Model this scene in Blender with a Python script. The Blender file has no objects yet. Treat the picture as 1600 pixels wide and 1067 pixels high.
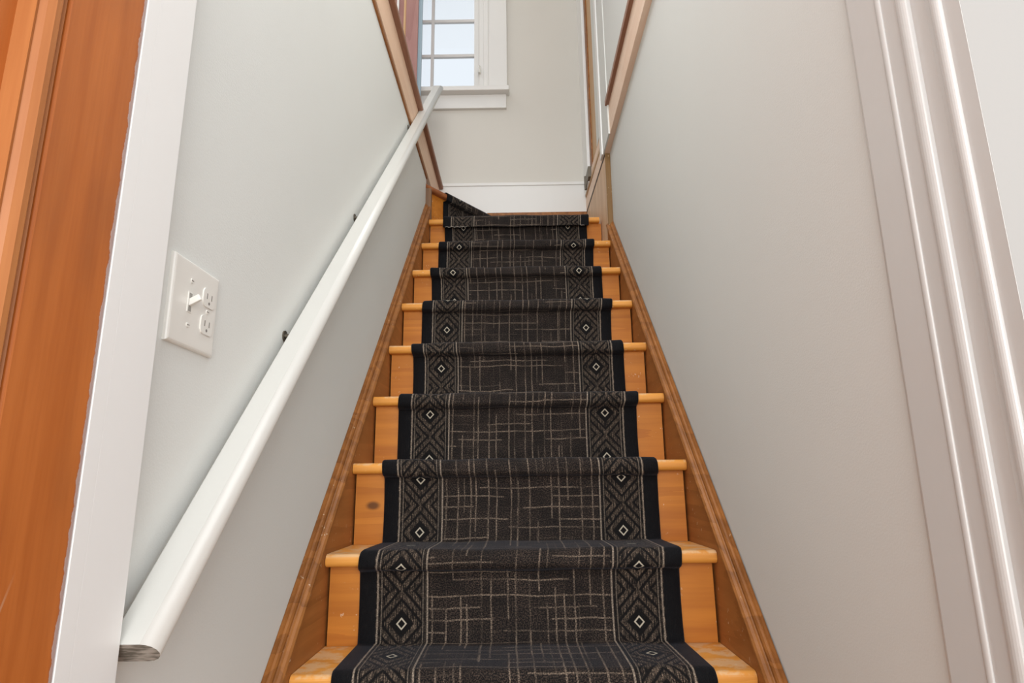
import bpy, bmesh, math, random
from mathutils import Vector, Matrix
random.seed(7)
scene = bpy.context.scene
C = scene.collection
# ------------------------------------------------------------------ camera
cam_d = bpy.data.cameras.new('camera'); cam = bpy.data.objects.new('camera', cam_d); C.objects.link(cam)
F, PITCH, YAW, ROLL = 969.22, 0.225709, -0.007757, -0.011862
cam_d.sensor_width = 36.0; cam_d.lens = F / 1600 * 36; cam_d.clip_start = 0.01
fw = Vector((math.sin(YAW)*math.cos(PITCH), math.cos(YAW)*math.cos(PITCH), math.sin(PITCH)))
rt = Vector((math.cos(YAW), -math.sin(YAW), 0)); up = rt.cross(fw)
rt2 = math.cos(ROLL)*rt + math.sin(ROLL)*up; up2 = rt2.cross(fw)
M = Matrix((rt2, up2, -fw)).transposed().to_4x4(); M.translation = Vector((-0.0024, -1.2184, 0.3325))
cam.matrix_world = M
scene.camera = cam
# ------------------------------------------------------------------ light and exposure
w = bpy.data.worlds.new('sky'); scene.world = w; w.use_nodes = True
bg = w.node_tree.nodes['Background']; bg.inputs[0].default_value = (0.90, 0.94, 1.0, 1); bg.inputs[1].default_value = 0.80
def area(name, loc, target, size, energy, color):
    l = bpy.data.lights.new(name, 'AREA'); l.shape = 'DISK'; l.size = size; l.energy = energy; l.color = color
    o = bpy.data.objects.new(name, l); C.objects.link(o); o.location = loc
    o.rotation_euler = (Vector(target) - Vector(loc)).to_track_quat('-Z', 'Y').to_euler(); return o
area('hall_fill_light', (-1.45, 1.15, 4.30), (-1.2, 1.15, 0), 1.0, 6, (1.0, 0.985, 0.96))  # added fill upstairs, no actual ceiling lamp known there
area('stairwell_fill_light', (0.0, -0.15, 3.0), (0.0, -0.75, 0), 1.0, 14, (1.0, 0.99, 0.975))  # added fill above the frame to brighten stairwell walls and risers
area('room_fill_light', (0.25, -4.2, 0.55), (0.0, 0.0, 0.6), 4.2, 200, (1.0, 0.99, 0.975))  # added frontal fill behind the camera for the room's light, not a window
scene.view_settings.view_transform = 'Standard'; scene.view_settings.look = 'None'
scene.view_settings.exposure = 0.57; scene.view_settings.gamma = 1.0; scene.view_settings.use_curve_mapping = False

# ------------------------------------------------------------------ node helper
class G:
    def __init__(s, name):
        m = s.mat = bpy.data.materials.new(name); m.use_nodes = True; s.t = m.node_tree
        s.b = s.t.nodes['Principled BSDF']
    def n(s, typ, **k):
        nd = s.t.nodes.new(typ)
        for a, v in k.items(): setattr(nd, a, v)
        return nd
    def put(s, sock, v):
        if isinstance(v, bpy.types.NodeSocket): s.t.links.new(v, sock)
        else: sock.default_value = v
    def m(s, op, a, b=0.0, c=None):
        nd = s.n('ShaderNodeMath', operation=op); s.put(nd.inputs[0], a); s.put(nd.inputs[1], b)
        if c is not None: s.put(nd.inputs[2], c)
        return nd.outputs[0]
    def xyz(s, kind='Object'):
        tc = s.n('ShaderNodeTexCoord'); sp = s.n('ShaderNodeSeparateXYZ'); s.t.links.new(tc.outputs[kind], sp.inputs[0]); return sp.outputs
    def vec(s, x, y=0.0, z=0.0):
        nd = s.n('ShaderNodeCombineXYZ')
        for i, v in enumerate((x, y, z)): s.put(nd.inputs[i], v)
        return nd.outputs[0]
    def noise(s, v, scale=1.0, detail=2.0, rough=0.5):
        nd = s.n('ShaderNodeTexNoise'); s.put(nd.inputs['Vector'], v); nd.inputs['Scale'].default_value = scale
        nd.inputs['Detail'].default_value = detail; nd.inputs['Roughness'].default_value = rough; return nd.outputs['Fac']
    def white(s, v):
        nd = s.n('ShaderNodeTexWhiteNoise', noise_dimensions='3D'); s.put(nd.inputs['Vector'], v); return nd.outputs['Value']
    def mix(s, f, a, b):
        nd = s.n('ShaderNodeMix', data_type='RGBA'); s.put(nd.inputs[0], f)
        for i, v in ((6, a), (7, b)): s.put(nd.inputs[i], v if isinstance(v, bpy.types.NodeSocket) else (*v[:3], 1))
        return nd.outputs[2]
    def ramp(s, v, lo, hi):      # smooth 0..1 between lo and hi
        nd = s.n('ShaderNodeMapRange', interpolation_type='SMOOTHSTEP'); s.put(nd.inputs[0], v)
        nd.inputs[1].default_value = lo; nd.inputs[2].default_value = hi; return nd.outputs[0]
    def line(s, v, at, half):    # 1 on |v-at|<half with a soft edge
        d = s.m('ABSOLUTE', s.m('SUBTRACT', v, at)); return s.m('SUBTRACT', 1.0, s.ramp(d, half*0.55, half*1.45))
    def bump(s, h, strength, dist):
        nd = s.n('ShaderNodeBump'); s.put(nd.inputs['Height'], h); nd.inputs['Strength'].default_value = strength
        nd.inputs['Distance'].default_value = dist; s.t.links.new(nd.outputs[0], s.b.inputs['Normal'])
    def out(s, col, rough=0.5, spec=0.5):
        s.put(s.b.inputs['Base Color'], col if isinstance(col, bpy.types.NodeSocket) else (*col, 1)); s.put(s.b.inputs['Roughness'], rough)
        s.b.inputs['Specular IOR Level'].default_value = spec; return s.mat

def paint(name, col, rough=0.5, bump=0.15, scale=260, var=0.05):
    g = G(name); tc = g.n('ShaderNodeTexCoord'); v = tc.outputs['Object']
    f = g.noise(v, 2.2, 3); c2 = tuple(c*(1-var*2) for c in col)
    g.bump(g.noise(v, scale, 3), bump, 0.002)
    return g.out(g.mix(f, c2, tuple(min(1, c*(1+var)) for c in col)), rough)

def wood(name, light, dark, axis=0, rough=0.35, grain=1.0, knots=0.0, chips=0.0, gscale=38, knot_col=None, worn=False):
    g = G(name); x, y, z = g.xyz(); ax = [x, y, z]
    st = [g.m('MULTIPLY', c, 0.055 if i == axis else 1.0) for i, c in enumerate(ax)]
    info = g.n('ShaderNodeObjectInfo'); sh = g.m('MULTIPLY', info.outputs['Random'], 7.0)
    v = g.vec(g.m('ADD', st[0], sh), g.m('ADD', st[1], sh), st[2])
    warp = g.noise(v, 6.0, 2)
    n1 = g.noise(v, gscale, 4, 0.6); n2 = g.noise(v, gscale*6, 2, 0.6)
    rings = g.m('FRACT', g.m('MULTIPLY_ADD', warp, 9.0, g.m('MULTIPLY', n1, 0.6)))
    f = g.m('ADD', g.m('MULTIPLY', g.ramp(rings, 0.1, 0.95), 0.5*grain), g.m('ADD', g.m('MULTIPLY', g.ramp(n1, .3, .7), 0.45*grain), g.m('MULTIPLY', n2, 0.22*grain)))
    col = g.mix(f, light, dark)
    big = g.noise(g.vec(g.m('ADD', x, sh), y, z), 5.0, 2)
    col = g.mix(g.m('MULTIPLY', g.ramp(big, .35, .75), 0.35), col, dark)
    if knots:
        vo = g.n('ShaderNodeTexVoronoi'); vo.inputs['Scale'].default_value = 6.0
        sq = [g.m('MULTIPLY', c, 0.6 if i == axis else 1.0) for i, c in enumerate(ax)]
        g.put(vo.inputs['Vector'], g.vec(g.m('ADD', sq[0], sh), g.m('ADD', sq[1], sh), sq[2]))
        pick = g.ramp(g.m('ADD', vo.outputs['Color'], 0.0), 0.55, 0.6)
        k = g.m('MULTIPLY', g.m('SUBTRACT', 1.0, g.ramp(vo.outputs['Distance'], 0.03, 0.085)), g.m('MULTIPLY', pick, knots))
        col = g.mix(k, col, knot_col or tuple(c*0.25 for c in dark))
    if chips:
        c1 = g.noise(g.vec(g.m('ADD', x, sh), y, z), 95.0, 2, 0.6); c2 = g.noise(g.vec(x, g.m('ADD', y, sh), z), 9.0, 2)
        k = g.m('MULTIPLY', g.ramp(c1, 0.685, 0.71), g.ramp(c2, 0.47, 0.58))
        col = g.mix(g.m('MULTIPLY', k, chips), col, (0.72, 0.58, 0.42))
    if worn:      # varnish walked off the upward faces
        geo = g.n('ShaderNodeNewGeometry'); sn = g.n('ShaderNodeSeparateXYZ'); g.t.links.new(geo.outputs['Normal'], sn.inputs[0])
        pos = g.n('ShaderNodeSeparateXYZ'); g.t.links.new(geo.outputs['Position'], pos.inputs[0])
        wn_ = g.noise(g.vec(pos.outputs[0], g.m('MULTIPLY', pos.outputs[1], 1.0), pos.outputs[2]), 26, 4, .65)
        k = g.m('MULTIPLY', g.ramp(sn.outputs[2], .25, .7), g.ramp(wn_, .42, .56))
        col = g.mix(g.m('MULTIPLY', k, .65), col, (0.66, 0.46, 0.27))
    g.bump(n2, 0.12, 0.001)
    return g.out(col, g.m('MULTIPLY_ADD', big, 0.25, rough), 0.3)

wall_m = paint('wall_paint', (0.715, 0.73, 0.70), 0.6, 0.12, 330, 0.02)
white_m = paint('trim_white', (0.84, 0.84, 0.82), 0.32, 0.06, 90, 0.02)
jamb_m = paint('jamb_paint', (0.66, 0.67, 0.655), 0.25, 0.1, 60, 0.03)
sash_m = paint('window_white', (0.72, 0.71, 0.68), 0.32, 0.06, 90, 0.02)
rail_m = paint('rail_paint', (0.56, 0.555, 0.52), 0.34, 0.06, 120, 0.02)
plate_m = paint('switch_plastic', (0.80, 0.79, 0.74), 0.28, 0.0, 50, 0.01)
slot_m = paint('slot_dark', (0.22, 0.20, 0.18), 0.6, 0.0)
metal_m = paint('dull_metal', (0.16, 0.14, 0.11), 0.4, 0.1, 80, 0.2); metal_m.node_tree.nodes['Principled BSDF'].inputs['Metallic'].default_value = 0.8
ceil_m = paint('ceiling_paint', (0.8, 0.79, 0.76), 0.7, 0.1)
tread_m = wood('honey_pine', (0.76, 0.345, 0.070), (0.56, 0.225, 0.036), 0, 0.34, 0.8, 0.0, 0.9, worn=True)
riser_m = wood('orange_pine', (0.56, 0.205, 0.024), (0.37, 0.115, 0.011), 0, 0.36, 0.9, 0.9, 0.5)
skirt_m = wood('brown_pine', (0.40, 0.155, 0.040), (0.24, 0.086, 0.020), 1, 0.36, 0.8, 0.0, 0.5)
mould_m = wood('moulding_pine', (0.37, 0.145, 0.036), (0.18, 0.065, 0.016), 1, 0.33, 0.9, 0.0, 0.6)
fascia_m = wood('pale_fir', (0.80, 0.58, 0.42), (0.66, 0.43, 0.29), 1, 0.4, 0.7)
cap_m = wood('shaded_cap_fir', (0.36, 0.19, 0.12), (0.24, 0.11, 0.065), 1, 0.35, 0.7)  # darker than the fascia fir: shade under the cap put into the colour
pdoor_m = wood('pale_door_fir', (0.64, 0.43, 0.25), (0.48, 0.27, 0.12), 2, 0.4, 0.8)
knotty_m = wood('knotty_pine', (0.42, 0.235, 0.21), (0.29, 0.14, 0.125), 2, 0.45, 0.8, 0.9, knot_col=(0.06, 0.04, 0.06))
floor_m = wood('floor_boards', (0.42, 0.21, 0.08), (0.25, 0.11, 0.04), 1, 0.3)

def end_grain():
    g = G('grey_end_grain'); x, y, z = g.xyz()
    n = g.noise(g.vec(g.m('MULTIPLY', x, 1.0), g.m('MULTIPLY', y, 5.0), g.m('MULTIPLY', z, 5.0)), 60, 3)
    return g.out(g.mix(g.ramp(n, .35, .65), (0.11, 0.095, 0.075), (0.32, 0.29, 0.25)), 0.8)
endg_m = end_grain()

def door_orange():
    g = G('orange_door_varnish'); x, y, z = g.xyz()
    v = g.vec(x, y, g.m('MULTIPLY', z, 0.05))
    n1 = g.noise(v, 45, 4, .6); n2 = g.noise(v, 260, 2)
    f = g.m('ADD', g.m('MULTIPLY', g.ramp(n1, .3, .7), .55), g.m('MULTIPLY', n2, .35))
    col = g.mix(f, (0.54, 0.165, 0.034), (0.37, 0.092, 0.014))
    blot = g.noise(g.vec(x, y, g.m('MULTIPLY', z, .4)), 11, 2)
    col = g.mix(g.m('MULTIPLY', g.ramp(blot, .45, .75), .4), col, (0.22, 0.065, 0.02))
    # slopped white paint along the edge next to the casing (object y = 0 is that edge)
    wob = g.noise(g.vec(0.0, 0.0, z), 34, 4, .7)
    edge = g.ramp(g.m('ADD', y, g.m('MULTIPLY', wob, 0.014)), 0.0012, 0.0022)
    col = g.mix(edge, col, (0.62, 0.50, 0.46))
    edge2 = g.ramp(g.m('ADD', y, g.m('MULTIPLY', wob, 0.010)), -0.0026, 0.0012)
    col = g.mix(g.m('MULTIPLY', edge2, .45), col, (0.20, 0.075, 0.06))
    # long pale scratch
    s = g.m('ADD', g.m('MULTIPLY', y, 0.94), g.m('MULTIPLY', z, -0.34))
    scr = g.m('MULTIPLY', g.line(s, -0.2155, 0.0011), g.m('MULTIPLY', g.ramp(y, -.135, -.12), g.m('SUBTRACT', 1.0, g.ramp(y, -.075, -.06))))
    col = g.mix(g.m('MULTIPLY', scr, g.noise(v, 90, 2)), col, (0.55, 0.33, 0.2))
    g.bump(n2, .06, .001)
    return g.out(col, 0.42, 0.4)
odoor_m = door_orange()

def glass():
    g = G('window_glass'); tr = g.n('ShaderNodeBsdfTransparent'); gl = g.n('ShaderNodeBsdfGlossy'); gl.inputs['Roughness'].default_value = 0.02
    fr = g.n('ShaderNodeFresnel'); fr.inputs[0].default_value = 1.45; mx = g.n('ShaderNodeMixShader')
    tr.inputs[0].default_value = (0.89, 0.905, 0.91, 1)
    g.t.links.new(g.m('MULTIPLY', fr.outputs[0], .5), mx.inputs[0]); g.t.links.new(tr.outputs[0], mx.inputs[1]); g.t.links.new(gl.outputs[0], mx.inputs[2])
    g.t.links.new(mx.outputs[0], g.t.nodes['Material Output'].inputs[0]); return g.mat
glass_m = glass()

RW, PER = 0.69, 0.128
def carpet():
    g = G('runner_weave'); uvn = g.n('ShaderNodeUVMap'); uvn.uv_map = 'UVMap'
    sp = g.n('ShaderNodeSeparateXYZ'); g.t.links.new(uvn.outputs[0], sp.inputs[0]); U, V = sp.outputs[0], sp.outputs[1]
    a = g.m('MINIMUM', U, g.m('SUBTRACT', RW, U))
    side = g.m('GREATER_THAN', U, RW/2)
    streak = g.noise(g.vec(g.m('MULTIPLY', U, 420), g.m('MULTIPLY', V, 38)), 1.0, 3, .7)
    fine = g.noise(g.vec(g.m('MULTIPLY', U, 360), g.m('MULTIPLY', V, 360)), 1.0, 2, .7)
    grit = g.ramp(fine, .44, .64)
    DK, LT = (0.0042, 0.0036, 0.0036), (0.36, 0.29, 0.225)
    # ---- field: broken, crossing hairlines
    wu = g.m('ADD', U, g.m('MULTIPLY', g.noise(g.vec(g.m('MULTIPLY', V, 9), U), 1.0, 2), 0.008))
    wv = g.m('ADD', V, g.m('MULTIPLY', g.noise(g.vec(g.m('MULTIPLY', U, 9), V), 1.0, 2), 0.012))
    def lines(p, q, cell, seg, half, thr, seed):
        k = g.m('FLOOR', g.m('DIVIDE', p, cell)); fr = g.m('FRACT', g.m('DIVIDE', p, cell))
        j = g.m('MULTIPLY_ADD', g.white(g.vec(k, seed, 3.1)), 0.6, 0.2)
        d = g.m('ABSOLUTE', g.m('SUBTRACT', fr, j))
        ln = g.m('SUBTRACT', 1.0, g.ramp(d, half*.5, half*1.5))
        sg = g.m('FLOOR', g.m('ADD', g.m('DIVIDE', q, seg), g.m('MULTIPLY', g.white(g.vec(k, seed, 8.7)), 5.0)))
        h = g.white(g.vec(k, sg, seed)); on = g.ramp(h, thr, thr+.35)
        return g.m('MULTIPLY', ln, g.m('MULTIPLY_ADD', on, 0.95, 0.05))
    lv = lines(wu, wv, 0.0255, 0.115, 0.066, 0.20, 1.7)
    lv2 = lines(wu, wv, 0.061, 0.085, 0.024, 0.45, 5.3)
    lh = lines(wv, wu, 0.0255, 0.125, 0.062, 0.30, 9.1)
    ln = g.m('MAXIMUM', g.m('MAXIMUM', lv, lh), g.m('MULTIPLY', lv2, .6))
    dist = g.m('MULTIPLY_ADD', g.ramp(g.noise(g.vec(g.m('MULTIPLY', U, 25), g.m('MULTIPLY', V, 25)), 1.0, 3), .3, .6), .6, .4)
    ln = g.m('MULTIPLY', ln, g.m('MULTIPLY', dist, g.m('MULTIPLY_ADD', grit, .75, .25)))
    blot = g.ramp(g.noise(g.vec(g.m('MULTIPLY', U, 16), g.m('MULTIPLY', V, 16)), 1.0, 3), .3, .7)
    base = g.mix(g.m('MULTIPLY', grit, g.m('MULTIPLY_ADD', blot, .5, .35)), DK, (0.074, 0.052, 0.040))
    field = g.mix(g.m('MULTIPLY', ln, .8), base, (0.30, 0.228, 0.17))
    # ---- border: nested diamonds around a small pale one
    c = g.m('ABSOLUTE', g.m('SUBTRACT', a, 0.092))
    vm = g.m('ABSOLUTE', g.m('SUBTRACT', g.m('MODULO', g.m('ADD', V, 100*PER + PER/2), PER), PER/2))
    d = g.m('ADD', c, g.m('MULTIPLY', vm, 0.92))
    band = g.m('FRACT', g.m('DIVIDE', d, 0.0215))
    hatch = g.m('MULTIPLY', g.ramp(band, .12, .3), g.m('SUBTRACT', 1.0, g.ramp(band, .75, .95)))
    hatch = g.m('MULTIPLY', hatch, g.ramp(streak, .40, .62))
    hatch = g.m('MULTIPLY', hatch, g.ramp(d, .024, .029))
    hatch = g.m('MULTIPLY', hatch, g.m('MULTIPLY_ADD', grit, .8, .2))
    border = g.mix(hatch, DK, (0.20, 0.148, 0.108))
    ring = g.line(d, 0.0098, 0.0019)
    border = g.mix(g.m('MULTIPLY', ring, .9), border, (0.47, 0.42, 0.33))
    col = g.mix(g.m('LESS_THAN', a, 0.141), field, border)
    # ---- stripes and binding
    col = g.mix(g.m('MULTIPLY', g.line(a, .142, .0085), .8), col, DK)
    col = g.mix(g.m('MULTIPLY', g.line(a, .047, .006), .6), col, DK)
    wear = g.m('MULTIPLY_ADD', grit, .55, .35)
    for at, half, s in ((.0400, .0017, 1.0), (.0485, .0012, .55), (.1375, .0012, .45), (.1470, .0018, 1.0)):
        col = g.mix(g.m('MULTIPLY', g.line(a, at, half), g.m('MULTIPLY', wear, s)), col, LT)
    bind = g.mix(g.m('MULTIPLY', g.ramp(streak, .5, .8), .25), (0.0035, 0.0036, 0.0046), (0.04, 0.035, 0.032))
    col = g.mix(g.m('LESS_THAN', a, 0.0365), col, bind)
    g.bump(g.m('ADD', fine, g.m('MULTIPLY', streak, .5)), .6, .0025)
    m = g.out(col, 0.7, 0.12)
    g.b.inputs['Sheen Weight'].default_value = 0.06; g.b.inputs['Sheen Tint'].default_value = (0.7, 0.8, 1.0, 1); g.b.inputs['Sheen Roughness'].default_value = 0.4
    return m
carpet_m = carpet()
hem_m = paint('frayed_hem', (0.42, 0.38, 0.33), 0.9, 0.2)

# ------------------------------------------------------------------ object helpers
def tag(o, label=None, cat=None, kind=None, group=None):
    if label: o['label'] = label
    if cat: o['category'] = cat
    if kind: o['kind'] = kind
    if group: o['group'] = group
    return o
ROOT = {}
def thing(name, loc, label, cat, kind=None, group=None):
    o = bpy.data.objects.new(name, None); o.empty_display_size = 0.05; C.objects.link(o); o.location = loc
    ROOT[o] = Vector(loc); return tag(o, label, cat, kind, group)
def obj(name, bm, mat, parent=None, origin=None, smooth=False, label=None):
    """one mesh object from a bmesh in world coordinates"""
    bmesh.ops.recalc_face_normals(bm, faces=bm.faces)
    if parent is not None: off = ROOT[parent]
    elif origin is not None: off = Vector(origin)
    else:
        xs = [v.co for v in bm.verts]
        off = Vector(((min(c.x for c in xs)+max(c.x for c in xs))/2, (min(c.y for c in xs)+max(c.y for c in xs))/2, min(c.z for c in xs)))
    bmesh.ops.translate(bm, verts=bm.verts, vec=-off)
    me = bpy.data.meshes.new(name); bm.to_mesh(me); bm.free()
    mats = mat if isinstance(mat, (list, tuple)) else [mat]
    for m_ in mats: me.materials.append(m_)
    if smooth:
        for p in me.polygons: p.use_smooth = True
    o = bpy.data.objects.new(name, me); C.objects.link(o)
    if parent is not None: o.parent = parent
    else: o.location = off
    ROOT[o] = off
    if label: o['label'] = label
    return o
def bx(bm, x0, x1, y0, y1, z0, z1, bev=0.0, seg=2):
    r = bmesh.ops.create_cube(bm, size=1.0); vs = r['verts']
    for v in vs: v.co = Vector(((x0+x1)/2 + v.co.x*(x1-x0), (y0+y1)/2 + v.co.y*(y1-y0), (z0+z1)/2 + v.co.z*(z1-z0)))
    if bev:
        es = list({e for v in vs for e in v.link_edges})
        bmesh.ops.bevel(bm, geom=es, offset=bev, segments=seg, affect='EDGES', profile=0.5)
    return vs
def box(name, d, mat, parent=None, bev=0.0, **k):
    bm = bmesh.new(); bx(bm, *d, bev=bev); return obj(name, bm, mat, parent, **k)
def prism(bm, poly, a, b):
    """poly: list of 3D points (planar loop); extruded from offset a to offset b (vectors)"""
    va = [bm.verts.new(Vector(p)+Vector(a)) for p in poly]; vb = [bm.verts.new(Vector(p)+Vector(b)) for p in poly]
    n = len(poly); bm.faces.new(va); bm.faces.new(list(reversed(vb)))
    for i in range(n): bm.faces.new((va[i], vb[i], vb[(i+1) % n], va[(i+1) % n]))
def cyl(bm, p0, p1, r, seg=14, r2=None):
    p0, p1 = Vector(p0), Vector(p1); d = p1-p0
    m_ = Matrix.Translation((p0+p1)/2) @ d.to_track_quat('Z', 'Y').to_matrix().to_4x4()
    bmesh.ops.create_cone(bm, cap_ends=True, segments=seg, radius1=r, radius2=r if r2 is None else r2, depth=d.length, matrix=m_)
ZF = -0.195                                                    # downstairs floor
YB = 2.08                                                      # back wall face
# ------------------------------------------------------------------ setting: floors, walls, ceiling
tag(box('floor', (-2.4, 2.4, -3.2, 2.2, ZF-0.06, ZF), floor_m), 'varnished board floor at the foot of the stairs', 'floor', 'structure')
tag(box('floor_upper', (-2.3, -0.46, -0.5, 2.25, 1.85, 1.995), floor_m), 'upstairs hall floor left of the stairwell', 'floor', 'structure')
bm = bmesh.new(); prism(bm, [(-.58, -.56, ZF), (-.58, 2.10, ZF), (-.58, 2.10, 1.56), (-.58, 1.63, 1.56), (-.58, 1.63, 1.835), (-.58, -.56, 1.835)], (0, 0, 0), (.135, 0, 0))
tag(obj('wall_left', bm, wall_m), 'pale grey painted wall behind the white handrail', 'wall', 'structure')
bm = bmesh.new(); prism(bm, [(.447, -.56, ZF), (.447, 2.10, ZF), (.447, 2.10, 1.40), (.447, 1.47, 1.40), (.447, 1.47, 1.86), (.447, -.56, 1.86)], (0, 0, 0), (.133, 0, 0))
tag(obj('wall_right', bm, wall_m), 'pale grey painted wall right of the stairs below the wooden trim', 'wall', 'structure')
bm = bmesh.new(); prism(bm, [(0.4215, -0.55, 0), (0.4205, 1.30, 0), (0.421, 1.52, 0), (0.424, 2.12, 0), (0.58, 2.12, 0), (0.58, -0.55, 0)], (0, 0, 2.0105), (0, 0, 4.4))
tag(obj('wall_right_upper', bm, wall_m), 'pale wall above the right wooden trim at the top of the stairs', 'wall', 'structure')
bm = bmesh.new()
bx(bm, -2.3, -0.83, YB, 2.24, ZF, 4.4); bx(bm, -0.205, 0.6, YB, 2.24, ZF, 4.4); bx(bm, -0.83, -0.205, YB, 2.24, ZF, 2.63); bx(bm, -0.83, -0.205, YB, 2.24, 3.95, 4.4)
tag(obj('wall_back', bm, paint('cream_wall_paint', (0.60, 0.575, 0.52), 0.6, 0.12, 330, 0.02)), 'cream wall with the window at the head of the stairs', 'wall', 'structure')
tag(box('wall_side_upper', (-2.42, -2.3, -0.6, 2.24, 1.85, 4.4), wall_m), 'far side wall of the upstairs hall', 'wall', 'structure')
tag(box('ceiling', (-2.42, 0.62, 0.3, 2.24, 4.4, 4.46), ceil_m), 'white ceiling over the stairwell', 'ceiling', 'structure')
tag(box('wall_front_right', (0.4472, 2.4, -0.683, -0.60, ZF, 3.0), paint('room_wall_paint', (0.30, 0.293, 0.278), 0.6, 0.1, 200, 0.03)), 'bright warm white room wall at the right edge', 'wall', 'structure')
tag(box('wall_front_left', (-2.4, -0.50, -0.66, -0.565, ZF, 3.0), wall_m), 'room wall behind the open orange door', 'wall', 'structure')

# ------------------------------------------------------------------ staircase
Y = {1: 0.0, 2: .180, 3: .369, 4: .560, 5: .756, 6: .949, 7: 1.155, 8: 1.368, 9: 1.576}
Z = {1: 0.0, 2: .189, 3: .388, 4: .584, 5: .779, 6: .981, 7: 1.182, 8: 1.384, 9: 1.590}
OV, TT, HW = 0.028, 0.027, 0.4195
st = thing('staircase', (0, 0.8, ZF), 'steep varnished pine staircase climbing between two grey walls', 'staircase')
def nosed(y0, y1, z, x0, x1):
    bm = bmesh.new(); pts = [(y1, z-TT), (y1, z)]
    r = 0.0115
    for k in range(0, 7):
        t = math.pi/2 + k/6*math.pi/2; pts.append((y0+r+r*math.cos(t), z-r+r*math.sin(t)))
    for k in range(0, 7):
        t = math.pi + k/6*math.pi/2; pts.append((y0+r+r*math.cos(t), z-TT+r+r*math.sin(t)))
    prism(bm, [(x0, a, b) for a, b in pts], (0, 0, 0), (x1-x0, 0, 0)); return bm
for n in range(1, 9):
    o = obj('tread', nosed(Y[n], Y[n+1]+OV+0.004, Z[n], -HW, HW), tread_m, st, smooth=False)
obj('tread', nosed(Y[9], 2.06, Z[9], -HW, 0.405), tread_m, st)
for n in range(1, 10):
    lo = ZF if n == 1 else Z[n-1]
    box('riser', (-0.4155, 0.4155, Y[n]+OV, Y[n]+OV+0.016, lo+0.0005, Z[n]-TT), riser_m, st)
# winder step at the top: nosing runs diagonally from the left wall to the back wall
A = Vector((-0.443, 1.612)); D = Vector((0.6, 0.8)); NRM = Vector((-0.8, 0.6)); Z10 = 1.800
def diag(t, s): p = A + D*t + NRM*s; return p.x, p.y           # t along the nosing, s behind it
bm = bmesh.new(); pts = []; r = 0.0115
sec = [(0.05, Z10-TT), (0.05, Z10)]
for k in range(7): t = math.pi/2+k/6*math.pi/2; sec.append((r+r*math.cos(t), Z10-r+r*math.sin(t)))
for k in range(7): t = math.pi+k/6*math.pi/2; sec.append((r+r*math.cos(t), Z10-TT+r+r*math.sin(t)))
def t0(s_): return max(0.0, (0.8*s_-0.0012)/0.6)
va = [bm.verts.new((*diag(t0(s_), s_), z_)) for s_, z_ in sec]; vb = [bm.verts.new((*diag(0.545, s_), z_)) for s_, z_ in sec]
bm.faces.new(va); bm.faces.new(list(reversed(vb)))
for i in range(len(sec)): bm.faces.new((va[i], vb[i], vb[(i+1) % len(sec)], va[(i+1) % len(sec)]))
prism(bm, [(-0.436, 1.66, Z10-TT), (*diag(0.545, 0.048), Z10-TT), (-0.436, 2.06, Z10-TT)], (0, 0, 0), (0, 0, TT))
obj('winder_tread', bm, wood('red_pine', (0.40, 0.15, 0.055), (0.26, 0.085, 0.03), 0, 0.36), st, label='diagonal winder tread at the top of the stairs')
bm = bmesh.new(); p0, p1, p2, p3 = diag(t0(.026), .026), diag(0.535, .026), diag(0.535, .042), diag(t0(.042), .042)
prism(bm, [(*p, Z[9]+.0005) for p in (p0, p1, p2, p3)], (0, 0, 0), (0, 0, Z10-TT-Z[9])); obj('winder_riser', bm, riser_m, st)
# skirt boards with a moulded cap
S2 = math.sqrt(0.5)
def sk(x, n, u):   # u along the slope, n square to it
    return (x, S2*(u-n), S2*(u+n))
U0, U1 = -0.42, 2.33
def skirt(s, u1, y1):
    bm = bmesh.new()
    poly = [(s*0.4205, 0.25, ZF), (s*0.4205, y1, y1-0.25), (s*0.4205, y1, y1+0.034), (s*0.4205, ZF-.034, ZF)]
    prism(bm, poly, (0, 0, 0), (s*0.0235, 0, 0)); b = obj('skirt_board', bm, skirt_m, st)
    prof = [(.4215, .0215), (.4195, .0225), (.4215, .0245), (.4170, .0260), (.4145, .0300), (.4150, .0345), (.4185, .0385), (.4235, .0405), (.4270, .0400), (.4285, .0360), (.4305, .0365), (.4315, .0410), (.4340, .0450), (.4375, .0470), (.4395, .0462), (.4410, .0490), (.4435, .0520), (.4445, .0540), (.4445, .0215)]
    bm = bmesh.new(); prism(bm, [sk(s*x, n, -0.30) for x, n in prof], (0, 0, 0), (0, S2*(u1+0.30), S2*(u1+0.30))); m_ = obj('moulding', bm, mould_m, b)
skirt(-1, 2.345, 1.640); skirt(1, 2.065, 1.44)
# board beside the top step on the right, with its end grain towards the camera
bm = bmesh.new(); prism(bm, [(0.424, 1.43, 0), (0.407, 2.06, 0), (0.446, 2.06, 0), (0.446, 1.43, 0)], (0, 0, 1.40), (0, 0, 1.828))
obj('side_board', bm, wood('pale_side_fir', (0.78, 0.56, 0.38), (0.62, 0.40, 0.24), 2, 0.4, 0.8), st)
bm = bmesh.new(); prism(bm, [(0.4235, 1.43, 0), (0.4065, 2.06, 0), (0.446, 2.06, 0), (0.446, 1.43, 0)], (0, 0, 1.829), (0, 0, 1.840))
obj('gap_shade_strip', bm, paint('gap_shade', (0.035, 0.018, 0.01), 0.6, 0.0), st, label='dark strip painted as the shade in the gap')  # dark strip added in the open gap to paint its shade
# plaster-spattered end strip
box('end_strip', (0.4235, 0.4465, 1.424, 1.4305, 1.42, 1.838), wood('brown_end', (0.27, 0.16, 0.06), (0.17, 0.09, 0.035), 2, 0.5, chips=.8), st)
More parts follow.
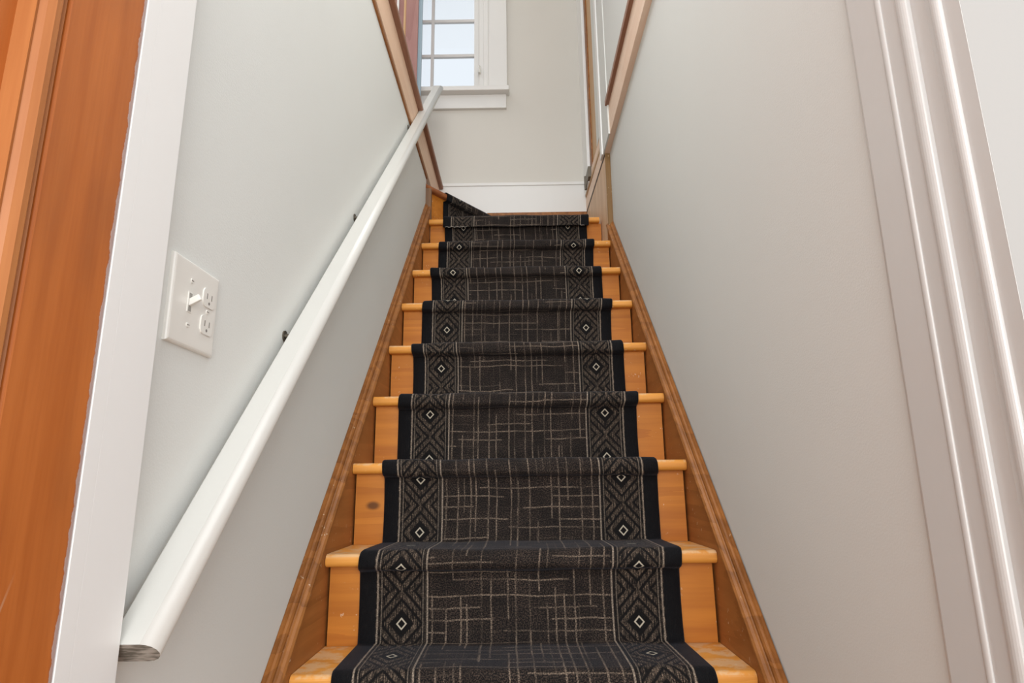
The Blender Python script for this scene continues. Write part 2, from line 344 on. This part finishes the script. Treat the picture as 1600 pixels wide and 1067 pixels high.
# post under the winder, left
box('corner_post', (-0.4445, -0.418, 1.618, 1.648, 1.50, Z10-TT), wood('weathered_post', (0.26, 0.15, 0.085), (0.15, 0.085, 0.05), 2, 0.5), st)

# ------------------------------------------------------------------ carpet runner
def offset_profile(pts, th):
    """pts: outer surface (y,z); returns points moved inwards by th (left normal)"""
    out = []
    for i, p in enumerate(pts):
        a = Vector(pts[max(i-1, 0)]); b = Vector(pts[min(i+1, len(pts)-1)]); d = (b-a).normalized(); out.append((p[0]-d.y*-1*th*1.0, p[1]-d.x*th))
    return out
TH = 0.008
def step_profile(n, zstart):
    """outer surface from the foot of riser n, over its nosing, to the foot of the next riser: list of (y, z)"""
    yr = Y[n]+OV-TH-.003; yn = Y[n]-TH; zt = Z[n]+TH; zb = Z[n]-TT-0.010
    r = TH+0.0125; pts = []
    m_ = 8
    for k in range(m_+1): pts.append((yr + .004*math.sin(math.pi*k/m_), zstart+(zb-0.004-zstart)*k/m_))
    pts += [(yr-0.004, zb), (yr-0.012, zb+0.001)]
    rb = 0.014
    for k in range(1, 6): t = -math.pi/2 - k/5*math.pi/2; pts.append((yn+rb+rb*math.cos(t), zb+0.002+rb+rb*math.sin(t)))
    for k in range(0, 7): t = math.pi - k/6*math.pi/2; pts.append((yn+r+r*math.cos(t), zt-r+r*math.sin(t)))
    return pts
ZD = {1: -0.02, 2: .046, 3: .218, 4: .532, 5: .703, 6: .882, 7: 1.178, 8: 1.371, 9: 1.546}   # height of one small diamond on each riser
def runner(name, prof, vs, x0, x1, label, mat=carpet_m):
    NX = 18; bm = bmesh.new(); uvl = bm.loops.layers.uv.new('UVMap'); W = x1-x0
    inner = []
    for i, p in enumerate(prof):
        a = Vector(prof[max(i-1, 0)]); b = Vector(prof[min(i+1, len(prof)-1)]); d = (b-a).normalized()
        inner.append((p[0]+d.y*0.0055, p[1]-d.x*0.0055))
    cols = [0.0, 0.004/W] + [0.004/W + (1-0.008/W)*k/NX for k in range(1, NX)] + [1-0.004/W, 1.0]
    grid = []
    for i, p in enumerate(prof):
        row = []; q = inner[i]
        wob = [0.0010*math.sin(7.3*i*0.07 + c*9.0) + 0.0009*math.sin(c*23 + i*0.31) for c in cols]
        for j, c in enumerate(cols):
            e = 0.5 if j in (0, len(cols)-1) else 0.0
            y = p[0]*(1-e)+q[0]*e + 0; z = p[1]*(1-e)+q[1]*e + wob[j]*(1-e)
            sway = 0.0035*math.sin(i*0.12+0.5)
            row.append(bm.verts.new((x0+W*c+sway, y-wob[j]*(1-e), z)))
        b0 = bm.verts.new((x0+sway, q[0], q[1])); b1 = bm.verts.new((x1+sway, q[0], q[1])); grid.append((row, b0, b1))
    def f(vl, uvs):
        fc = bm.faces.new(vl); fc.smooth = True
        for l, uv in zip(fc.loops, uvs): l[uvl].uv = uv
    US = [c*RW for c in cols]
    for i in range(len(prof)-1):
        r0, a0, c0 = grid[i]; r1, a1, c1 = grid[i+1]; v0, v1 = vs[i], vs[i+1]
        for j in range(len(cols)-1): f((r0[j], r0[j+1], r1[j+1], r1[j]), ((US[j], v0), (US[j+1], v0), (US[j+1], v1), (US[j], v1)))
        f((a0, r0[0], r1[0], a1), ((0, v0), (0.001, v0), (0.001, v1), (0, v1))); f((r0[-1], c0, c1, r1[-1]), ((.001, v0), (0, v0), (0, v1), (.001, v1)))
        f((c0, a0, a1, c1), ((0, v0), (0, v0), (0, v1), (0, v1)))
    return bm
prof, vs = [], []
for n in range(1, 10):
    z0 = ZF+0.004 if n == 1 else Z[n-1]+TH
    p = step_profile(n, z0)
    if n == 9: p = p[:13]
    ln = 0.0; base = p[0][1]-ZD[n]
    k0 = round((base - (vs[-1] if vs else base))/PER) if vs else 0
    # the weave runs on from step to step: pick the repeat that leaves the tread least stretched
    if vs:
        run = p[0][0]-prof[-1][0]; k0 = round((base-vs[-1]-run)/PER)
    base -= k0*PER
    for i, q in enumerate(p):
        if i: ln += (Vector(q)-Vector(p[i-1])).length
        vs_i = base+ln; prof.append(q); vs.append(vs_i)
    # tread, a few points up to the next riser
    if n < 9:
        nx_y = Y[n+1]+OV-TH-.003; nb = Z[n]+TH - ZD[n+1]; run = nx_y-prof[-1][0]
        k1 = round((nb-vs[-1]-run)/PER); ve = nb-k1*PER; ya, va, za = prof[-1][0], vs[-1], prof[-1][1]
        for k in range(1, 6):
            t = k/6; prof.append((ya+(nx_y-ya)*t, za)); vs.append(va+(ve-va)*t)
bm = runner('stair_runner', prof, vs, -0.345, 0.345, '')
tag(obj('stair_runner', bm, carpet_m, smooth=True), 'long dark patterned carpet runner with diamond borders covering the straight steps', 'carpet')
# upper piece: overlaps the lower one at the top nosing, crosses the top step and climbs the winder riser
n = 9; p = step_profile(9, Z[9]-TT-0.012)
yn = Y[9]-TH-.006; zt = Z[9]+TH+.005; r = .022
prof = [(yn+.0005, Z[9]-.050)] + [(yn, Z[9]-.050+.012*k) for k in range(1, 3)]
for k in range(0, 7): t = math.pi-k/6*math.pi/2; prof.append((yn+r+r*math.cos(t), zt-r+r*math.sin(t)))
prof += [(Y[9]+.06, zt), (Y[9]+.10, zt)]
vs = [0.05]
for i in range(1, len(prof)): vs.append(vs[-1]+(Vector(prof[i])-Vector(prof[i-1])).length)
bm = runner('x', prof, vs, -0.352, 0.350, '')
uvl = bm.loops.layers.uv['UVMap']
def quad(pts, uvs):
    vl = [bm.verts.new(p_) for p_ in pts]; fc = bm.faces.new(vl); fc.smooth = False
    for l, uv in zip(fc.loops, uvs): l[uvl].uv = uv
T0, T1 = 0.150, 0.543; zt9 = Z[9]+TH
sec = [(0.022, zt9)] + [(0.022, Z10-TT-.012), (0.010, Z10-TT-.013), (-.004, Z10-TT-.010)]
for k in range(0, 7):
    t = math.pi*1.05-k/6*math.pi*.55; sec.append((.0125+.0205*math.cos(t), Z10+.008-.0205+.0205*math.sin(t)))
sec += [(0.06, Z10+.008)]
vv = 0.03
for i in range(len(sec)-1):
    (s0, z0), (s1, z1) = sec[i], sec[i+1]; dv = math.hypot(s1-s0, z1-z0)
    quad([(*diag(T0, s0), z0), (*diag(T1, s0), z0), (*diag(T1, s1), z1), (*diag(T0, s1), z1)], [(0, vv), (T1-T0, vv), (T1-T0, vv+dv), (0, vv+dv)])
    quad([(*diag(T0, s0), z0), (*diag(T0, s1), z1), (*diag(T0, s1+.006), z1-.002), (*diag(T0, s0+.006), z0-.002)], [(0, vv), (0, vv+dv), (0, vv+dv), (0, vv)]); vv += dv
q0 = diag(T0, .020); q1 = diag(T1, .020)
quad([(-0.352, Y[9]+.10, zt9+.004), (0.35, Y[9]+.10, zt9+.004), (0.35, 2.05, zt9+.001), (q1[0], min(q1[1], 2.05), zt9+.001), (q0[0], q0[1], zt9+.001)], [(0, .2), (.69, .2), (.69, .6), (.3, .6), (0, .3)])
ur = thing('stair_runner', (0, Y[9], Z[9]), 'short upper piece of patterned carpet lapped over the top step and winder riser', 'carpet')
obj('carpet_piece', bm, carpet_m, ur)
for (xa, xb) in ((-.338, -.235), (.312, .330)):
    bm = bmesh.new(); m_ = 12; ring0 = None
    for k in range(m_+1):
        x_, z_ = xa+(xb-xa)*k/m_, Z[9]-.0505+.002*math.sin(k*2.1)
        ring = [bm.verts.new((x_, yn-.001+.0012*math.cos(t), z_+.0012*math.sin(t))) for t in (0, 1.57, 3.14, 4.71)]
        if ring0:
            for i in range(4): bm.faces.new((ring0[i], ring0[(i+1) % 4], ring[(i+1) % 4], ring[i]))
        ring0 = ring
    obj('frayed_hem', bm, hem_m, ur, label='frayed pale thread hem')

# ------------------------------------------------------------------ wooden edging of the stairwell opening
t1 = thing('trim_1', (-0.445, 0.8, 1.835), 'pale wooden fascia with nosing along the upstairs floor edge on the left', 'trim', 'structure')
box('fascia_board', (-0.47, -0.434, -0.55, 2.06, 1.836, 1.985), fascia_m, t1, bev=.0015)
box('cap', (-0.62, -0.413, -0.55, 2.06, 1.985, 2.010), cap_m, t1, bev=.006)
box('cove_strip', (-0.447, -0.439, -0.55, 1.625, 1.826, 1.838), skirt_m, t1)
t2 = thing('trim_2', (0.447, 0.5, 1.84), 'pale wooden fascia with nosing along the opening on the right', 'trim', 'structure')
bm = bmesh.new(); prism(bm, [(0.4265, -0.55, 0), (0.424, 1.25, 0), (0.423, 1.40, 0), (0.405, 2.06, 0), (0.47, 2.06, 0), (0.47, -.55, 0)], (0, 0, 1.8405), (0, 0, 1.985)); obj('fascia_board', bm, wood('lit_fascia_fir', (0.90, 0.70, 0.55), (0.78, 0.54, 0.39), 1, 0.4, 0.6), t2)  # right board's fir lightened: the light falling on it is in the colour
bm = bmesh.new(); prism(bm, [(0.4110, -0.55, 0), (0.409, 1.27, 0), (0.47, 1.27, 0), (0.47, -.55, 0)], (0, 0, 1.985), (0, 0, 2.010)); obj('cap', bm, cap_m, t2)
bm = bmesh.new(); prism(bm, [(0.420, 1.455, 0), (0.401, 2.04, 0), (0.41, 2.04, 0), (0.43, 1.455, 0)], (0, 0, 1.915), (0, 0, 1.935)); obj('sill_bead', bm, pdoor_m, t2)

# ------------------------------------------------------------------ back wall: baseboard, strip, window
bb = thing('baseboard_back', (0, 2.06, 1.865), 'tall white baseboard with a moulded top along the back wall', 'baseboard', 'structure')
box('board', (-0.436, 0.405, 2.060, YB+.002, 1.80, 2.004), sash_m, bb)
box('cap', (-0.436, 0.405, 2.054, YB+.002, 2.004, 2.024), sash_m, bb, bev=.004)
tag(box('trim_3', (-0.16, 0.405, 2.046, 2.062, 1.79, 1.832), mould_m), 'thin brown wooden strip below the white baseboard', 'trim', 'structure')

wn = thing('window_1', (-0.5, 2.08, 2.60), 'white framed window with muntin bars over the stairs', 'window', 'structure')
box('casing', (-0.180, -0.037, 2.056, YB+.002, 2.625, 4.06), sash_m, wn, bev=.004)
box('casing', (-1.0, -0.857, 2.056, YB+.002, 2.625, 4.06), sash_m, wn, bev=.004)
box('head_casing', (-1.0, -0.037, 2.056, YB+.002, 3.92, 4.06), sash_m, wn, bev=.004)
box('inner_bead', (-0.160, -0.150, 2.050, 2.058, 2.63, 3.92), sash_m, wn, bev=.003)
box('jamb', (-0.207, -0.178, 2.070, 2.20, 2.63, 3.95), sash_m, wn)
box('jamb', (-0.86, -0.828, 2.070, 2.20, 2.63, 3.95), sash_m, wn)
box('sill', (-1.02, -0.026, 2.012, 2.20, 2.600, 2.630), sash_m, wn, bev=.006)
box('apron', (-1.0, -0.045, 2.058, YB+.002, 2.510, 2.600), sash_m, wn, bev=.003)
sash = box('sash_stile', (-0.240, -0.206, 2.10, 2.135, 2.64, 3.95), sash_m, wn, bev=.003)
box('sash_stile', (-0.83, -0.80, 2.10, 2.135, 2.64, 3.95), sash_m, wn, bev=.003)
box('bottom_rail', (-0.80, -0.24, 2.10, 2.135, 2.63, 2.688), sash_m, wn, bev=.003)
box('top_rail', (-0.80, -0.24, 2.10, 2.135, 3.90, 3.95), sash_m, wn, bev=.003)
xs = [-0.80, -0.4985, -0.240]
munt_m = paint('muntin_backlit', (0.62, 0.60, 0.58), 0.4, 0.0)  # greyed below the sash white to paint the backlit side
zs = [2.688, 2.909, 3.158, 3.407, 3.656, 3.90]
box('muntin', (-0.5075, -0.4895, 2.108, 2.128, 2.688, 3.90), munt_m, wn)
for z in zs[1:-1]: box('muntin', (-0.80, -0.24, 2.109, 2.127, z-.009, z+.009), munt_m, wn)
for i in range(2):
    for j in range(5): box('pane', (xs[i], xs[i+1], 2.116, 2.120, zs[j], zs[j+1]), glass_m, wn)
lt = box('sash_lock', (-0.212, -0.196, 2.052, 2.075, 2.745, 2.795), plate_m, wn, bev=.004, label='small white sash lock')
bm = bmesh.new(); cyl(bm, (-0.204, 2.055, 2.79), (-0.206, 2.035, 2.735), .005, 10, .004); obj('lock_lever', bm, plate_m, lt, smooth=True)

# ------------------------------------------------------------------ door with white casing on the right at the top
d2 = thing('door_2', (0.42, 1.7, 1.84), 'narrow pale wooden door in white casing at the top right', 'door', 'structure')
box('casing', (0.417, 0.46, 1.262, 1.440, 1.842, 4.2), wall_m, d2, bev=.002)
box('door_stop', (0.411, 0.46, 1.440, 1.500, 1.842, 4.2), white_m, d2, bev=.003)
bm = bmesh.new(); prism(bm, [(0.425, 1.50, 0), (0.419, 1.80, 0), (0.45, 1.80, 0), (0.45, 1.50, 0)], (0, 0, 1.99), (0, 0, 4.1)); obj('door_leaf', bm, pdoor_m, d2)
box('jamb_edge', (0.412, 0.45, 1.80, 1.875, 1.985, 4.2), mould_m, d2, bev=.002)
box('far_casing', (0.398, 0.45, 1.885, 2.085, 1.93, 4.2), white_m, d2, bev=.004)
bm = bmesh.new(); cyl(bm, (0.394, 1.965, 1.925), (0.394, 1.965, 2.005), .007, 10); hg = obj('hinge', bm, metal_m, d2, smooth=False, label='dark metal hinge')
box('hinge_leaf', (0.394, 0.412, 1.83, 1.965, 1.935, 1.995), metal_m, hg)

# ------------------------------------------------------------------ knotty pine door standing open upstairs on the left
d3 = thing('door_3', (-0.65, 1.93, 2.0), 'knotty pine panelled door standing in front of the window', 'door', 'structure')
box('stile', (-0.633, -0.560, 1.93, 1.965, 2.01, 4.0), knotty_m, d3, bev=.002)
box('bead', (-0.647, -0.632, 1.927, 1.96, 2.12, 3.9), pdoor_m, d3, bev=.004)
box('panel', (-0.95, -0.645, 1.945, 1.96, 2.10, 3.95), knotty_m, d3)
box('edge_strip', (-0.560, -0.538, 1.942, 1.962, 2.01, 4.0), paint('window_lit_edge', (0.30, 0.40, 0.46), 0.4, 0.0), d3)  # window light on the door edge painted as blue-grey
box('mullion', (-0.689, -0.677, 1.93, 1.96, 2.12, 3.9), white_m, d3, bev=.003)
box('bottom_rail', (-0.95, -0.632, 1.93, 1.965, 2.01, 2.12), knotty_m, d3, bev=.002)

# ------------------------------------------------------------------ left casing and open orange door at the foot
c1 = thing('trim_4', (-0.43, -0.57, ZF), 'white painted door casing between the orange door and the light switch', 'trim', 'structure')
box('casing_board', (-0.447, -0.4155, -0.601, -0.5295, ZF, 2.0), white_m, c1, bev=.0007)
box('edge_bead', (-0.447, -0.4152, -0.6220, -0.6011, ZF, 2.0), white_m, c1, bev=.0006)
YD = -0.6225; XD = -0.4158
d1 = thing('door_1', (XD, YD, ZF), 'orange varnished wooden panel door standing open at the left edge', 'door', 'structure')
def dpart(name, y0, y1, z0, z1, x0=-0.46, x1=XD, bev=.002): return box(name, (x0, x1, y0, y1, z0, z1), odoor_m, d1, bev=bev)
dpart('stile', -0.7265, YD, -0.185, 1.86); dpart('stile', -1.40, -1.29, -0.185, 1.86)
dpart('top_rail', -1.29, -0.7265, 1.74, 1.86); dpart('bottom_rail', -1.29, -0.7265, -0.185, 0.02); dpart('lock_rail', -1.29, -0.7265, 0.02, 0.08)
dpart('panel', -1.29, -0.7265, 0.08, 1.74, -0.450, -0.436, 0)
bm = bmesh.new()
pr = [(-.440, -.7265), (XD-.003, -.7275), (XD-.006, -.7300), (XD-.001, -.7335), (XD+.003, -.7390), (XD+.003, -.7450), (XD-.001, -.7505), (XD-.006, -.7535), (XD-.005, -.7570), (-.440, -.7600)]
prism(bm, [(x, y, 0) for x, y in pr], (0, 0, .08), (0, 0, 1.74))
obj('panel_moulding', bm, wood('door_moulding', (0.50, 0.20, 0.062), (0.34, 0.11, 0.03), 2, 0.3), d1, label='lighter wooden panel moulding')

# ------------------------------------------------------------------ right jamb and casing at the foot
t5 = thing('trim_5', (0.44, -0.59, ZF), 'white painted door jamb and beaded casing right of the stairs', 'trim', 'structure')
def ext(name, pr, mat=jamb_m):
    bm = bmesh.new(); prism(bm, [(x, y, 0) for x, y in pr], (0, 0, ZF), (0, 0, 2.0)); return obj(name, bm, mat, t5)
ext('edge_fillet', [(.452, -.503), (.4445, -.5035), (.4435, -.5075), (.4445, -.512), (.452, -.512)])
ext('jamb_board', [(.46, -.512), (.441, -.512), (.440, -.514), (.440, -.567), (.46, -.567)])
def bead(y0, y1, x, r, k=8):
    return [(.46, y0)] + [(x - r*math.sin(math.pi*i/k), y0+(y1-y0)*(0.5-0.5*math.cos(math.pi*i/k))) for i in range(k+1)] + [(.46, y1)]
ext('stop_bead', bead(-.567, -.576, .4405, .0018))
ext('stop_board', [(.46, -.576), (.4415, -.576), (.4415, -.600), (.46, -.600)])
ext('round_bead', bead(-.600, -.617, .4425, .0038))
ext('casing_board', [(.46, -.617), (.4465, -.617), (.4465, -.638), (.4440, -.647), (.46, -.647)])
ext('outer_bead', bead(-.647, -.661, .4445, .0032))
ext('casing_edge', [(.46, -.661), (.4468, -.661), (.4468, -.6828), (.46, -.6828)])

# ------------------------------------------------------------------ handrail
hr = thing('handrail', (-0.43, -0.5, 0.17), 'white painted wooden handrail sloping up the left wall', 'handrail')
NT, TK = 0.4965, 0.030
pr = [(-.432, NT-TK+.003), (-.432, NT-.003), (-.429, NT)]
for k in range(0, 9): t = math.pi/2-k/8*math.pi; pr.append((-.397+.0165*math.cos(t), NT-TK/2+TK/2*math.sin(t)))
pr.append((-.429, NT-TK))
UA, UB = S2*(-0.528+0.176), S2*(1.728+2.430)
bm = bmesh.new(); va = [bm.verts.new(sk(x, n_, UA)) for x, n_ in pr]; vb = [bm.verts.new(sk(x, n_, UB)) for x, n_ in pr]
for i in range(len(pr)):
    f_ = bm.faces.new((va[i], vb[i], vb[(i+1) % len(pr)], va[(i+1) % len(pr)])); f_.smooth = 3 <= i < 11
bm.faces.new(vb); e_ = bm.faces.new(va); e_.material_index = 1
rail = obj('rail', bm, [rail_m, endg_m], hr)
for (y, z) in ((-0.079, .617), (0.354, 1.064), (1.10, 1.79)):
    u = S2*(y+z); bm = bmesh.new()
    a_, b_ = sk(-.446, NT-.012, u), sk(-.431, NT-.012, u); cyl(bm, a_, b_, .0045, 10)
    a_, b_ = sk(-.446, NT-.012, u), sk(-.4425, NT-.012, u); cyl(bm, a_, b_, .011, 12)
    obj('bracket', bm, metal_m, hr, label='small dark fixing screw')

# ------------------------------------------------------------------ switch and outlet plate
sw = thing('switch_plate', (-0.445, -0.411, 0.514), 'white double wall plate with a toggle switch and a duplex outlet', 'switch plate')
y0, y1, z0, z1 = -.4705, -.3515, .5135, .6305
bm = bmesh.new(); bx(bm, -.4455, -.4385, y0, y1, z0, z1)
es = [e for e in bm.edges if all(v.co.x > -.44 for v in e.verts)]; bmesh.ops.bevel(bm, geom=es, offset=.005, segments=4, affect='EDGES', profile=.6)
obj('plate', bm, plate_m, sw)
XP = -.4385
tg = box('toggle_frame', (XP-.001, XP+.0008, -.4330, -.4210, .560, .588), plate_m, sw, bev=.0004)
box('slot', (XP, XP+.0009, -.4305, -.4235, .5615, .5865), paint('slot_grey', (.35, .34, .31), .5, 0), tg)
bm = bmesh.new(); vs_ = bx(bm, XP-.002, XP+.016, -.4300, -.4240, .569, .578, bev=.001)
bmesh.ops.rotate(bm, verts=bm.verts, cent=(XP, -.427, .5735), matrix=Matrix.Rotation(math.radians(-28), 3, 'Y')); obj('lever', bm, plate_m, tg)
for zc in (.593, .554):
    rc = None; bm = bmesh.new(); pts = []
    for k in range(24):
        t = k/24*2*math.pi; pts.append((XP-.001, -.3795+max(-.0165, min(.0165, .0185*math.cos(t))), zc+max(-.0135, min(.0135, .0172*math.sin(t)))))
    prism(bm, pts, (0, 0, 0), (.0026, 0, 0)); rc = obj('receptacle', bm, plate_m, sw)
    for yy in (-.3858, -.3732): box('slot', (XP+.001, XP+.0019, yy-.0009, yy+.0009, zc-.002, zc+.006), slot_m, rc)
    bm = bmesh.new(); cyl(bm, (XP+.001, -.3795, zc-.0075), (XP+.0019, -.3795, zc-.0075), .0022, 10); obj('ground_hole', bm, slot_m, rc)
for (yy, zz) in ((-.427, .604), (-.427, .543), (-.3795, .5735)):
    bm = bmesh.new(); cyl(bm, (XP-.001, yy, zz), (XP+.0012, yy, zz), .0032, 12); s_ = obj('screw', bm, plate_m, sw)
    box('screw_slot', (XP+.0008, XP+.0015, yy-.0028, yy+.0028, zz-.0005, zz+.0005), slot_m, s_)
